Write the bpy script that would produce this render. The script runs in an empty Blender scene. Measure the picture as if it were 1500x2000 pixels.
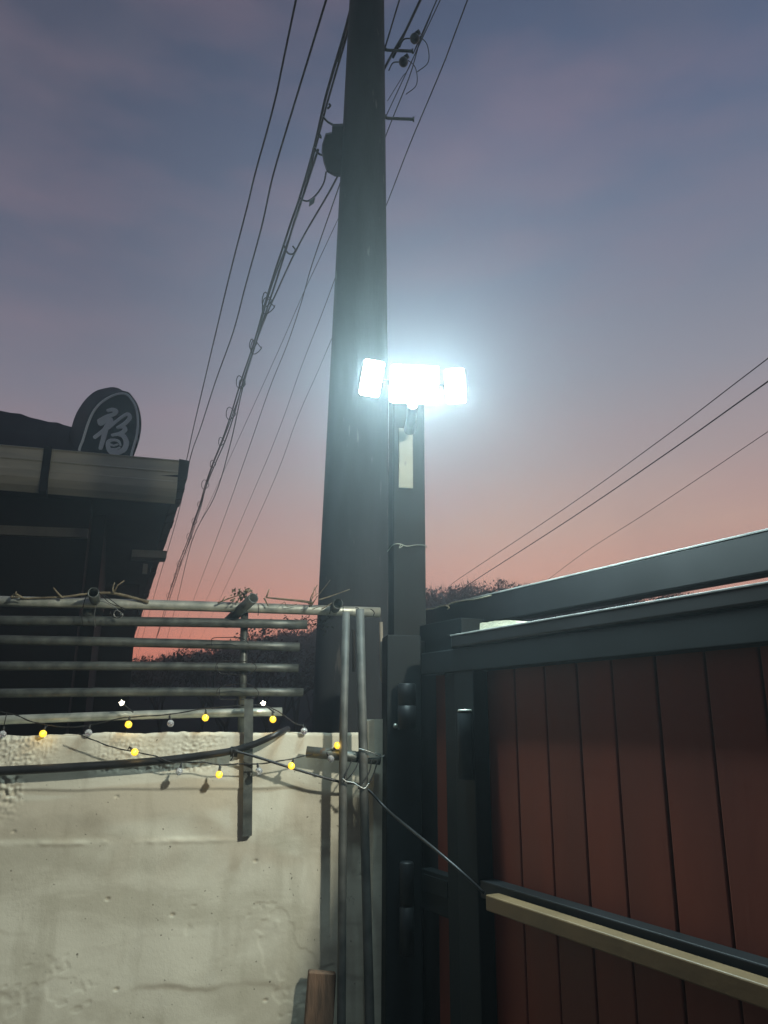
import bpy, bmesh, math, random
from mathutils import Vector, Matrix, noise
random.seed(7)
S = bpy.context.scene
COL = S.collection
R = math.radians

# ------------------------------------------------------------------ camera
F = 1490.0                       # focal length in photo pixels (1500 x 2000)
TH, RO = R(15.4), R(-0.3)
CAM = Vector((0, 0, 1.6))
FW = Vector((0, math.cos(TH), math.sin(TH)))
RT0 = Vector((1, 0, 0)); UP0 = RT0.cross(FW)
RT = RT0*math.cos(RO) - UP0*math.sin(RO)
UP = UP0*math.cos(RO) + RT0*math.sin(RO)
cd = bpy.data.cameras.new('camera'); co = bpy.data.objects.new('camera', cd); COL.objects.link(co)
cd.sensor_fit = 'VERTICAL'; cd.sensor_height = 36; cd.lens = F/2000*36
cd.clip_start = 0.02; cd.clip_end = 2000
m = Matrix((RT, UP, -FW)).transposed().to_4x4(); m.translation = CAM
co.matrix_world = m
S.camera = co

# ------------------------------------------------------------------ sky
W = bpy.data.worlds.new('World'); S.world = W; W.use_nodes = True
nt = W.node_tree; nt.nodes.clear()
def N(t, **k):
    n = nt.nodes.new(t)
    for a, b in k.items(): setattr(n, a, b)
    return n
out = N('ShaderNodeOutputWorld'); bg = N('ShaderNodeBackground')
tc = N('ShaderNodeTexCoord'); sep = N('ShaderNodeSeparateXYZ')
nt.links.new(tc.outputs['Generated'], sep.inputs[0])
def lin(c):
    return tuple((x/255/12.92 if x/255 <= .04045 else ((x/255+.055)/1.055)**2.4) for x in c) + (1,)
def ramp(stops, src):
    r = N('ShaderNodeValToRGB'); e = r.color_ramp.elements
    e[0].position = stops[0][0]; e[0].color = lin(stops[0][1])
    e[1].position = stops[-1][0]; e[1].color = lin(stops[-1][1])
    for p, c in stops[1:-1]:
        x = e.new(p); x.color = lin(c)
    nt.links.new(src, r.inputs[0]); return r
# elevation -> colour (dusk: salmon at the horizon, mauve, slate blue overhead); west (left) darker than east
rl = ramp([(-0.0, (246, 118, 82)), (0.07, (240, 128, 96)), (0.14, (210, 144, 124)), (0.20, (184, 148, 140)), (0.28, (154, 140, 144)), (0.38, (124, 124, 138)),
           (0.5, (98, 103, 122)), (0.62, (80, 88, 109)), (0.76, (66, 73, 92)), (1.0, (50, 57, 78))], sep.outputs['Z'])
rr = ramp([(-0.0, (250, 152, 122)), (0.1, (246, 168, 142)), (0.17, (230, 174, 152)), (0.24, (204, 170, 156)), (0.32, (172, 157, 157)), (0.42, (143, 144, 156)),
           (0.54, (115, 124, 145)), (0.66, (91, 103, 130)), (0.76, (74, 86, 112)), (1.0, (56, 64, 90))], sep.outputs['Z'])
rb = ramp([(-0.0, (74, 76, 80)), (0.15, (92, 94, 100)), (0.4, (84, 88, 98)), (1.0, (54, 62, 84))], sep.outputs['Z'])   # the sky away from the sunset
mr = N('ShaderNodeMapRange'); mr.inputs[1].default_value = -.35; mr.inputs[2].default_value = .15
nt.links.new(sep.outputs['X'], mr.inputs[0])
mix = N('ShaderNodeMixRGB'); nt.links.new(mr.outputs[0], mix.inputs[0])
nt.links.new(rl.outputs[0], mix.inputs[1]); nt.links.new(rr.outputs[0], mix.inputs[2])
mb = N('ShaderNodeMapRange'); mb.inputs[1].default_value = .25; mb.inputs[2].default_value = -.35
nt.links.new(sep.outputs['Y'], mb.inputs[0])
# soft pink cloud streaks
mp = N('ShaderNodeMapping'); mp.inputs['Scale'].default_value = (1.6, 1.6, 5.5); mp.inputs['Rotation'].default_value = (0, R(-9), 0)
nt.links.new(tc.outputs['Generated'], mp.inputs[0])
no = N('ShaderNodeTexNoise'); no.inputs['Scale'].default_value = 1.9; no.inputs['Detail'].default_value = 5; no.inputs['Roughness'].default_value = .5
nt.links.new(mp.outputs[0], no.inputs['Vector'])
cr = N('ShaderNodeMapRange'); cr.inputs[1].default_value = .44; cr.inputs[2].default_value = .78; cr.inputs[4].default_value = .30
nt.links.new(no.outputs['Fac'], cr.inputs[0])
cl = N('ShaderNodeMixRGB'); cl.inputs[2].default_value = lin((172, 136, 144))
nt.links.new(cr.outputs[0], cl.inputs[0]); nt.links.new(mix.outputs[0], cl.inputs[1])
# wispy puffs higher up
no2 = N('ShaderNodeTexNoise'); no2.inputs['Scale'].default_value = 3.4; no2.inputs['Detail'].default_value = 6
nt.links.new(tc.outputs['Generated'], no2.inputs['Vector'])
cr2 = N('ShaderNodeMapRange'); cr2.inputs[1].default_value = .54; cr2.inputs[2].default_value = .78; cr2.inputs[4].default_value = .26
nt.links.new(no2.outputs['Fac'], cr2.inputs[0])
cl2 = N('ShaderNodeMixRGB'); cl2.inputs[2].default_value = lin((128, 118, 126))
nt.links.new(cr2.outputs[0], cl2.inputs[0]); nt.links.new(cl.outputs[0], cl2.inputs[1])
# the physical sky after sunset adds a little blue air light
sky = N('ShaderNodeTexSky'); sky.sky_type = 'NISHITA'; sky.sun_disc = False
sky.sun_elevation = R(-3); sky.sun_rotation = R(-20)
sk = N('ShaderNodeMixRGB'); sk.blend_type = 'ADD'; sk.inputs[0].default_value = .05
bk = N('ShaderNodeMixRGB'); nt.links.new(mb.outputs[0], bk.inputs[0]); nt.links.new(cl2.outputs[0], bk.inputs[1]); nt.links.new(rb.outputs[0], bk.inputs[2])
nt.links.new(bk.outputs[0], sk.inputs[1]); nt.links.new(sky.outputs[0], sk.inputs[2])
nt.links.new(sk.outputs[0], bg.inputs[0]); bg.inputs[1].default_value = 1.0
nt.links.new(bg.outputs[0], out.inputs[0])

S.view_settings.view_transform = 'Standard'; S.view_settings.look = 'None'
S.view_settings.exposure = 0; S.view_settings.gamma = 1
S.render.engine = 'CYCLES'
S.cycles.use_denoising = True
S.cycles.max_bounces = 6; S.cycles.volume_bounces = 0
S.cycles.sample_clamp_indirect = 4

# ------------------------------------------------------------------ measuring helpers (place points on real planes)
def ray(px, py): return FW*F + RT*(px-750) - UP*(py-1000)
def hit(px, py, P, n):
    d = ray(px, py); return CAM + d*((P-CAM).dot(n)/d.dot(n))
def aty(px, py, Y): return hit(px, py, Vector((0, Y, 0)), Vector((0, 1, 0)))
def atz(px, py, H): return hit(px, py, Vector((0, 0, H)), Vector((0, 0, 1)))
WD = Vector((math.sin(R(80.5)), math.cos(R(80.5)), 0)); WN = Vector((WD.y, -WD.x, 0)); W0 = Vector((0, 2.5, 0))
GU = Vector((.481, -.877, 0)).normalized(); GN = Vector((GU.y, -GU.x, 0)); G0 = Vector((.15, 2.4, 0))
def onw(px, py, off=0): return hit(px, py, W0+WN*off, WN)
def ong(px, py, off=0): return hit(px, py, G0+GN*off, GN)
def wp(s, off, z): return W0+WD*s+WN*off+Vector((0, 0, z))
def gp(u, off, z): return G0+GU*u+GN*off+Vector((0, 0, z))
def guz(px, py, off=0):
    p = ong(px, py, off); return (p-G0).dot(GU), p.z
def wsz(px, py, off=0):
    p = onw(px, py, off); return (p-W0).dot(WD), p.z

# ------------------------------------------------------------------ materials
def mat(name, c1, c2=None, scale=8, rough=.7, metal=0, bump=0, bscale=60, stretch=None, emit=None, es=0, detail=6, spots=None, spec=None):
    M = bpy.data.materials.new(name); M.use_nodes = True
    t = M.node_tree; b = t.nodes['Principled BSDF']
    b.inputs['Roughness'].default_value = rough; b.inputs['Metallic'].default_value = metal
    if spec is not None: b.inputs['Specular IOR Level'].default_value = spec
    tcn = t.nodes.new('ShaderNodeTexCoord'); mpn = t.nodes.new('ShaderNodeMapping')
    if stretch: mpn.inputs['Scale'].default_value = stretch
    t.links.new(tcn.outputs['Object'], mpn.inputs[0])
    if c2 is None: c2 = tuple(x*.7 for x in c1)
    n = t.nodes.new('ShaderNodeTexNoise'); n.inputs['Scale'].default_value = scale; n.inputs['Detail'].default_value = detail
    t.links.new(mpn.outputs[0], n.inputs['Vector'])
    r = t.nodes.new('ShaderNodeValToRGB'); r.color_ramp.elements[0].position = .35; r.color_ramp.elements[1].position = .66
    r.color_ramp.elements[0].color = (*c2, 1); r.color_ramp.elements[1].color = (*c1, 1)
    t.links.new(n.outputs['Fac'], r.inputs[0]); last = r.outputs[0]
    if spots:
        sc, th, scol = spots
        n3 = t.nodes.new('ShaderNodeTexNoise'); n3.inputs['Scale'].default_value = sc; n3.inputs['Detail'].default_value = 4
        t.links.new(mpn.outputs[0], n3.inputs['Vector'])
        r3 = t.nodes.new('ShaderNodeMapRange'); r3.inputs[1].default_value = th; r3.inputs[2].default_value = th+.06
        t.links.new(n3.outputs['Fac'], r3.inputs[0])
        mx = t.nodes.new('ShaderNodeMixRGB'); mx.inputs[2].default_value = (*scol, 1)
        t.links.new(r3.outputs[0], mx.inputs[0]); t.links.new(last, mx.inputs[1]); last = mx.outputs[0]
    t.links.new(last, b.inputs['Base Color'])
    rv = t.nodes.new('ShaderNodeMapRange'); rv.inputs[3].default_value = max(0, rough-.12); rv.inputs[4].default_value = min(1, rough+.12)
    t.links.new(n.outputs['Fac'], rv.inputs[0]); t.links.new(rv.outputs[0], b.inputs['Roughness'])
    if bump:
        n2 = t.nodes.new('ShaderNodeTexNoise'); n2.inputs['Scale'].default_value = bscale; n2.inputs['Detail'].default_value = 8
        t.links.new(mpn.outputs[0], n2.inputs['Vector'])
        bp = t.nodes.new('ShaderNodeBump'); bp.inputs['Strength'].default_value = bump; bp.inputs['Distance'].default_value = .004
        t.links.new(n2.outputs['Fac'], bp.inputs['Height']); t.links.new(bp.outputs[0], b.inputs['Normal'])
    if emit:
        b.inputs['Emission Color'].default_value = (*emit, 1); b.inputs['Emission Strength'].default_value = es
    return M
def wall_mat():
    M = bpy.data.materials.new('white_plaster'); M.use_nodes = True; t = M.node_tree; b = t.nodes['Principled BSDF']
    b.inputs['Roughness'].default_value = .95; b.inputs['Specular IOR Level'].default_value = .2
    tcn = t.nodes.new('ShaderNodeTexCoord')
    def noi(scale, stretch, detail=5, rough=.55, dist=0):
        mp = t.nodes.new('ShaderNodeMapping'); mp.inputs['Scale'].default_value = stretch; t.links.new(tcn.outputs['Object'], mp.inputs[0])
        n = t.nodes.new('ShaderNodeTexNoise'); n.inputs['Scale'].default_value = scale; n.inputs['Detail'].default_value = detail; n.inputs['Roughness'].default_value = rough
        n.inputs['Distortion'].default_value = dist; t.links.new(mp.outputs[0], n.inputs['Vector']); return n.outputs['Fac']
    def rng(src, a, b_, lo, hi):
        r = t.nodes.new('ShaderNodeMapRange'); r.inputs[1].default_value = a; r.inputs[2].default_value = b_; r.inputs[3].default_value = lo; r.inputs[4].default_value = hi
        r.interpolation_type = 'SMOOTHSTEP'; t.links.new(src, r.inputs[0]); return r.outputs[0]
    last = None
    def layer(fac, col):
        nonlocal last
        m = t.nodes.new('ShaderNodeMixRGB'); t.links.new(fac, m.inputs[0]); m.inputs[2].default_value = (*col, 1)
        if last is None: m.inputs[1].default_value = (.60, .59, .49, 1)
        else: t.links.new(last, m.inputs[1])
        last = m.outputs[0]
    layer(rng(noi(2.4, (1, 1, 2.6), 6, .6, .4),     .40, .64, 0, .62), (.38, .36, .28))      # broad grey patches in course bands
    layer(rng(noi(7, (1.6, 1.6, .35), 5), .52, .72, 0, .32), (.27, .25, .18))            # damp runs
    layer(rng(noi(11, (1, 1, 1), 6, .7), .55, .72, 0, .35), (.62, .62, .54))             # whitewash remains
    layer(rng(noi(85, (1, 1, 1), 3), .70, .74, 0, .85), (.09, .08, .06))                 # specks
    layer(rng(noi(5.5, (1, 1, .9), 9, .75, 1.5), .665, .71, 0, .45), (.20, .18, .13))    # dirty chips
    t.links.new(last, b.inputs['Base Color'])
    bp = t.nodes.new('ShaderNodeBump'); bp.inputs['Strength'].default_value = .22; bp.inputs['Distance'].default_value = .003
    t.links.new(noi(120, (1, 1, .8), 7, .65), bp.inputs['Height']); t.links.new(bp.outputs[0], b.inputs['Normal'])
    return M
M_wall = wall_mat()
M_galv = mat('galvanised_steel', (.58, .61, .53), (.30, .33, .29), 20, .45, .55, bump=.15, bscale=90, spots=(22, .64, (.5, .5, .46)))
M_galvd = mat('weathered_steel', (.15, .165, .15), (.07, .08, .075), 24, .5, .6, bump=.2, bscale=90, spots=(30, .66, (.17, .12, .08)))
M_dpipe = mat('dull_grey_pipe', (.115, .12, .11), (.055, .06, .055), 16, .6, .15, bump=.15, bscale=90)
M_wire = mat('binding_wire', (.35, .36, .34), None, 30, .4, .8)
M_twig = mat('dry_twig', (.22, .19, .12), (.10, .08, .05), 40, .85, bump=.4, bscale=200)
M_leaf = mat('dry_leaf', (.16, .14, .09), (.07, .06, .04), 30, .8)
M_black = mat('black_plastic', (.018, .02, .022), (.010, .011, .012), 12, .45, bump=.1, bscale=40)
M_rub = mat('black_rubber', (.012, .012, .012), None, 12, .6)
M_gpaint = mat('charcoal_gate_paint', (.008, .012, .014), (.005, .008, .009), 7, .6, 0, spec=.18, bump=.04, bscale=140)
M_gtop = mat('charcoal_beam_paint', (.009, .011, .013), (.006, .008, .009), 5, .5, 0, spec=.3, bump=.03, bscale=140)
M_litedge = mat('painted_lit_edge', (.34, .35, .33), (.20, .22, .21), 30, .5, .1)  # pale colour paints the lamplit line on the beam edges
M_red = mat('red_brown_board', (.155, .026, .009), (.110, .019, .008), 5, .6, bump=.25, bscale=30, stretch=(1, 1, .25))
def vary(M):
    t = M.node_tree; b = t.nodes['Principled BSDF']; src = b.inputs['Base Color'].links[0].from_socket
    oi = t.nodes.new('ShaderNodeObjectInfo'); r = t.nodes.new('ShaderNodeMapRange'); r.inputs[3].default_value = .84; r.inputs[4].default_value = 1.12
    h = t.nodes.new('ShaderNodeHueSaturation'); t.links.new(oi.outputs['Random'], r.inputs[0]); t.links.new(r.outputs[0], h.inputs['Value'])
    t.links.new(src, h.inputs['Color']); t.links.new(h.outputs[0], b.inputs['Base Color'])
vary(M_red)
M_beige = mat('beige_rail_paint', (.165, .105, .046), (.12, .078, .035), 9, .5, bump=.12, bscale=80)
M_conc = mat('pole_concrete', (.048, .056, .064), (.022, .027, .032), 5, .92, bump=.3, bscale=80, stretch=(1, 1, .18), spots=(26, .66, (.10, .10, .095)))
M_wirebk = mat('cable_sheath', (.012, .013, .015), None, 3, .6)
M_foam = mat('foam_block', (.50, .46, .33), (.38, .36, .26), 30, .95, bump=.8, bscale=160)
M_label = mat('pale_label', (.36, .38, .30), (.29, .31, .25), 12, .5)
M_labelink = mat('label_ink', (.25, .27, .25), None, 12, .5)
M_house = mat('lamp_housing', (.03, .03, .032), None, 20, .35)
M_lens = mat('led_lens', (.9, .95, .95), (.9, .95, .95), 5, .3, emit=(.82, 1, 1), es=14)
M_fascia = mat('cream_eave_metal', (.70, .66, .50), (.54, .52, .40), 3, .55, 0, bump=.1, bscale=20, stretch=(.4, 1, 3))
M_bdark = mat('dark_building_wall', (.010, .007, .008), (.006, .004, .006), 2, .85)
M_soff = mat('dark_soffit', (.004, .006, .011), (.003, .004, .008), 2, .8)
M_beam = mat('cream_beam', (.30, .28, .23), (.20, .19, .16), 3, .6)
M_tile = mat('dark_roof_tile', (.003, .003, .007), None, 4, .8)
M_sign = mat('dark_sign_face', (.003, .026, .044), (.002, .018, .032), 3, .5)
M_signs = mat('dark_sign_side', (.003, .008, .018), None, 3, .6)
M_signw = mat('pale_sign_lettering', (.88, .93, .92), (.78, .84, .84), 6, .6)
M_wood = mat('old_plank', (.22, .13, .08), (.09, .06, .04), 9, .85, bump=.6, bscale=50, stretch=(5, 5, .6))
M_ground = mat('dusty_ground', (.10, .095, .08), (.06, .055, .05), 1.5, .95, bump=.6, bscale=20)
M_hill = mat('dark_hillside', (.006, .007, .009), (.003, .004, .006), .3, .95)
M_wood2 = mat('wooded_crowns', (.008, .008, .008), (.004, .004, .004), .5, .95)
M_twigd = mat('bare_dark_branch', (.012, .010, .009), None, 3, .9)
M_on = mat('lit_bulb_shell', (.9, .65, .1), (.85, .55, .06), 240, .2, emit=(1.0, .60, .03), es=1.05)
M_warm = mat('white_star_led', (1, .95, .8), None, 5, .3, emit=(1, .93, .72), es=9)
def clear_mat():
    M = bpy.data.materials.new('clear_bulb_shell'); M.use_nodes = True
    b = M.node_tree.nodes['Principled BSDF']; t = M.node_tree
    b.inputs['Base Color'].default_value = (.8, .83, .88, 1); b.inputs['Roughness'].default_value = .12
    b.inputs['Transmission Weight'].default_value = .75; b.inputs['IOR'].default_value = 1.35
    v = t.nodes.new('ShaderNodeTexVoronoi'); v.inputs['Scale'].default_value = 260
    bp = t.nodes.new('ShaderNodeBump'); bp.inputs['Strength'].default_value = .6; bp.inputs['Distance'].default_value = .002
    tcn = t.nodes.new('ShaderNodeTexCoord'); t.links.new(tcn.outputs['Object'], v.inputs['Vector'])
    t.links.new(v.outputs['Distance'], bp.inputs['Height']); t.links.new(bp.outputs[0], b.inputs['Normal'])
    return M
M_clear = clear_mat()

# ------------------------------------------------------------------ object helpers
def tag(o, label=None, cat=None, group=None, kind=None):
    if label: o['label'] = label
    if cat: o['category'] = cat
    if group: o['group'] = group
    if kind: o['kind'] = kind
    return o
def link(name, bm, M, parent=None, smooth=False):
    me = bpy.data.meshes.new(name); bmesh.ops.recalc_face_normals(bm, faces=bm.faces)
    bm.to_mesh(me); bm.free()
    for mm in (M if isinstance(M, (list, tuple)) else [M]): me.materials.append(mm)
    if smooth: me.polygons.foreach_set('use_smooth', [True]*len(me.polygons))
    o = bpy.data.objects.new(name, me); COL.objects.link(o)
    if parent is not None:
        o.parent = parent; o.matrix_parent_inverse = parent.matrix_world.inverted()
    return o
def empty(name, loc, label, cat, group=None):
    o = bpy.data.objects.new(name, None); COL.objects.link(o); o.empty_display_size = .05
    o.location = loc; o.matrix_world = Matrix.Translation(loc)
    return tag(o, label, cat, group)
def origin_to(o, p):
    p = Vector(p); o.data.transform(Matrix.Translation(-p)); o.matrix_world = Matrix.Translation(p); return o
def box8(bm, pts):
    vs = [bm.verts.new(p) for p in pts]
    for f in ((0, 1, 2, 3), (4, 5, 6, 7), (0, 1, 5, 4), (1, 2, 6, 5), (2, 3, 7, 6), (3, 0, 4, 7)): bm.faces.new([vs[i] for i in f])
def bevel(bm, w, seg=2):
    bmesh.ops.recalc_face_normals(bm, faces=bm.faces)
    bmesh.ops.bevel(bm, geom=[e for e in bm.edges if e.is_manifold and e.calc_face_angle(0) > .5], offset=w, segments=seg, affect='EDGES', profile=.5)
def fbox(fn, a0, a1, o0, o1, z0, z1, bv=.002):
    bm = bmesh.new()
    box8(bm, [fn(a0, o0, z0), fn(a1, o0, z0), fn(a1, o1, z0), fn(a0, o1, z0), fn(a0, o0, z1), fn(a1, o0, z1), fn(a1, o1, z1), fn(a0, o1, z1)])
    if bv: bevel(bm, bv)
    return bm
def spline(pts, n=6):
    pts = [Vector(p) for p in pts]
    if len(pts) < 3: 
        return [pts[0].lerp(pts[-1], i/n) for i in range(n+1)]
    P = [pts[0]*2-pts[1]]+pts+[pts[-1]*2-pts[-2]]; o = []
    for i in range(1, len(P)-2):
        for k in range(n):
            t = k/n; a, b, c, d = P[i-1], P[i], P[i+1], P[i+2]
            o.append(.5*((2*b)+(c-a)*t+(2*a-5*b+4*c-d)*t*t+(3*b-a-3*c+d)*t**3))
    o.append(pts[-1]); return o
def tube(bm, pts, r, seg=8, caps=True, hollow=None):
    """tube along pts; r number or list; hollow = wall thickness for an open pipe"""
    pts = [Vector(p) for p in pts]; n = len(pts)
    rs = r if isinstance(r, (list, tuple)) else [r]*n
    rings = []; inner = []; up = None
    for i, p in enumerate(pts):
        d = (pts[min(i+1, n-1)]-pts[max(i-1, 0)])
        if d.length < 1e-9: d = Vector((0, 0, 1))
        d.normalize()
        if up is None: up = d.orthogonal().normalized()
        up = (up-d*up.dot(d))
        if up.length < 1e-6: up = d.orthogonal()
        up.normalize(); sd = d.cross(up)
        rings.append([bm.verts.new(p+(up*math.cos(2*math.pi*k/seg)+sd*math.sin(2*math.pi*k/seg))*rs[i]) for k in range(seg)])
        if hollow: inner.append([bm.verts.new(p+(up*math.cos(2*math.pi*k/seg)+sd*math.sin(2*math.pi*k/seg))*(rs[i]-hollow)) for k in range(seg)])
    for a, b in zip(rings, rings[1:]):
        for k in range(seg): bm.faces.new((a[k], a[(k+1) % seg], b[(k+1) % seg], b[k]))
    if hollow:
        for a, b in zip(inner, inner[1:]):
            for k in range(seg): bm.faces.new((a[(k+1) % seg], a[k], b[k], b[(k+1) % seg]))
        for a, b in ((rings[0], inner[0]), (rings[-1], inner[-1])):
            for k in range(seg): bm.faces.new((a[k], a[(k+1) % seg], b[(k+1) % seg], b[k]))
    elif caps:
        bm.faces.new(rings[0]); bm.faces.new(rings[-1])
def tubeobj(name, pts, r, M, parent=None, seg=10, n=0, hollow=None):
    bm = bmesh.new(); tube(bm, spline(pts, n) if n else pts, r, seg, hollow=hollow)
    o = link(name, bm, M, parent, True)
    if parent is None: origin_to(o, pts[0])
    return o
def ball(bm, c, r, sx=1, sz=1, seg=14, M=None):
    mt = Matrix.Translation(c) @ (M or Matrix.Identity(4)) @ Matrix.Diagonal((sx, sx, sz, 1))
    bmesh.ops.create_uvsphere(bm, u_segments=seg, v_segments=max(6, seg*2//3), radius=r, matrix=mt)

# ------------------------------------------------------------------ ground and hills
bm = bmesh.new(); nG = 56
gv = [[bm.verts.new((-70+140*i/nG, -70+140*j/nG, noise.noise(Vector((i*.3, j*.3, 0)))*.03-.02)) for j in range(nG+1)] for i in range(nG+1)]
for i in range(nG):
    for j in range(nG): bm.faces.new((gv[i][j], gv[i+1][j], gv[i+1][j+1], gv[i][j+1]))
tag(link('ground', bm, M_ground, smooth=True), kind='structure')
# ridge elevation (degrees) against azimuth (degrees, 0 = camera heading, left negative)
PROF = [(-100, 6), (-60, 5), (-25, 3.5), (-19, 3.7), (-15, 4.1), (-12, 4.9), (-9, 5.8), (-5, 6.3), (-2, 7.4), (2, 9.0), (6, 9.55), (12, 9.6), (16, 8.9), (20, 8.7), (24, 7.8), (30, 7), (45, 6), (100, 6)]
def ridge_el(a):
    for (a0, e0), (a1, e1) in zip(PROF, PROF[1:]):
        if a0 <= a <= a1: return e0+(e1-e0)*(a-a0)/(a1-a0)
    return 6
def ridge_z(a, d): return 1.6+d*math.tan(R(ridge_el(a)))
RD = 42.0
bm = bmesh.new(); rows = []
for ia in range(0, 201):
    a = -100+ia; row = []
    for k in range(14):
        t = k/13; d = 19+t*(RD+8-19)
        s = min(1, t/.8); prof = s*s*(3-2*s)
        z = -.1+prof*(ridge_z(a, RD)-.15)*(1 if t < .82 else 1-(t-.82)*.4)
        z += noise.noise(Vector((a*.12, d*.1, 3)))*.35*prof
        row.append(bm.verts.new((math.sin(R(a))*d, math.cos(R(a))*d, z)))
    rows.append(row)
for r0, r1 in zip(rows, rows[1:]):
    for k in range(13): bm.faces.new((r0[k], r1[k], r1[k+1], r0[k+1]))
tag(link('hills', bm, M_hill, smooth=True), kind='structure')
# far wood on the ridge : one mass of crowns made of many small leaf clumps and twigs
bm = bmesh.new()
def leafquad(bm, c, s):
    n = Vector((random.gauss(0, 1), random.gauss(0, 1), random.gauss(0, 1))).normalized(); a = n.orthogonal().normalized()*s; b = n.cross(a)*random.uniform(.5, 1)
    bm.faces.new([bm.verts.new(c+a), bm.verts.new(c+b*.6), bm.verts.new(c-a), bm.verts.new(c-b*.6)])
def twig(bm, p, q, r):
    d = (q-p); s = d.orthogonal().normalized()*r; t = d.cross(s).normalized()*r
    a = [bm.verts.new(p+s), bm.verts.new(p-s*.5+t), bm.verts.new(p-s*.5-t)]; e = bm.verts.new(q)
    for i in range(3): bm.faces.new((a[i], a[(i+1) % 3], e))
for i in range(620):
    a = random.uniform(-27, 34); d = RD+random.uniform(-7, 1.2)
    if i % 2 == 0: a = random.uniform(-19, -4)
    elif i % 4 == 1: a = random.uniform(3, 22)
    f = (d-19)/(RD+8-19); s = min(1, f/.8); pr_ = s*s*(3-2*s)
    zb = -.1+pr_*(ridge_z(a, RD)-.35)
    c = Vector((math.sin(R(a))*d, math.cos(R(a))*d, zb)); h = random.choice((.4, .5, .6, .75, 1.0))*random.uniform(.8, 1.15)
    for k in range(60):
        v = Vector((random.gauss(0, .34), random.gauss(0, .34), 0)); z = h*random.uniform(.05, .95)
        leafquad(bm, c+v*(1.15-z/h*.55)+Vector((0, 0, z)), random.uniform(.04, .12))
    for k in range(14):
        v = Vector((random.gauss(0, .3), random.gauss(0, .3), h*random.uniform(.8, 1.3)))
        twig(bm, c+v*.4, c+v, .013)
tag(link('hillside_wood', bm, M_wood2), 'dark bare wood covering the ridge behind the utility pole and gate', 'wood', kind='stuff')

def bare_tree(base, h, spread, label, seedv, leaves=260, lean=0):
    rnd = random.Random(seedv)
    t = empty('tree', base, label, 'tree', 'trees below the sunset sky')
    bt = bmesh.new(); bc = bmesh.new(); tips = []
    def grow(p, d, L, r, lev):
        q = p+d*L; mid = p.lerp(q, .5)+Vector((rnd.gauss(0, .04), rnd.gauss(0, .04), 0))*L
        tube(bt if lev < 2 else bc, [p, mid, q], [r, r*.8, r*.6], 5)
        if lev >= 4: tips.append(q); return
        for k in range(3 if lev < 3 else 4):
            nd = (d+Vector((rnd.gauss(0, .5), rnd.gauss(0, .5), rnd.uniform(-.15, .5)))*spread).normalized()
            grow(q if k else mid.lerp(q, .6), nd, L*rnd.uniform(.55, .78), r*.55, lev+1)
    base = Vector(base)
    grow(base, Vector((lean, 0, 1)).normalized(), h*.36, h*.022, 0)
    for i in range(leaves):
        q = rnd.choice(tips)+Vector((rnd.gauss(0, 1), rnd.gauss(0, 1), rnd.gauss(0, 1)))*h*.03
        n = Vector((rnd.gauss(0, 1), rnd.gauss(0, 1), rnd.gauss(0, 1))).normalized(); a = n.orthogonal().normalized()*h*.012; b = n.cross(a)*.7
        bc.faces.new([bc.verts.new(q+a), bc.verts.new(q+b), bc.verts.new(q-a), bc.verts.new(q-b)])
    link('trunk', bt, M_twigd, t); link('crown', bc, M_twigd, t)
def tree_at(px, ytop, Y, label, seedv, spread=.8, leaves=260, lean=0):
    p = aty(px, ytop, Y); bare_tree((p.x, Y, 0), p.z, spread, label, seedv, leaves, lean)
tree_at(325, 1262, 24, 'dark bare tree beside the dark building seen under the third pipe rail', 3, .85, 500)
tree_at(405, 1262, 27, 'small bare tree left of the rail strut above the ridge', 5, .9, 400)
tree_at(452, 1240, 22, 'bushy bare tree directly left of the rail strut', 6, 1.0, 700)
tree_at(530, 1226, 20, 'reddish bare tree right of the rail strut with fine twigs', 8, 1.0, 900)
tree_at(585, 1228, 23, 'dark tree between the rail strut and the utility pole', 9, 1.0, 600)
tree_at(1290, 1156, 21, 'bare tree tip showing in the gap between the two gate beams', 12, .9, 300)

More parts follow.
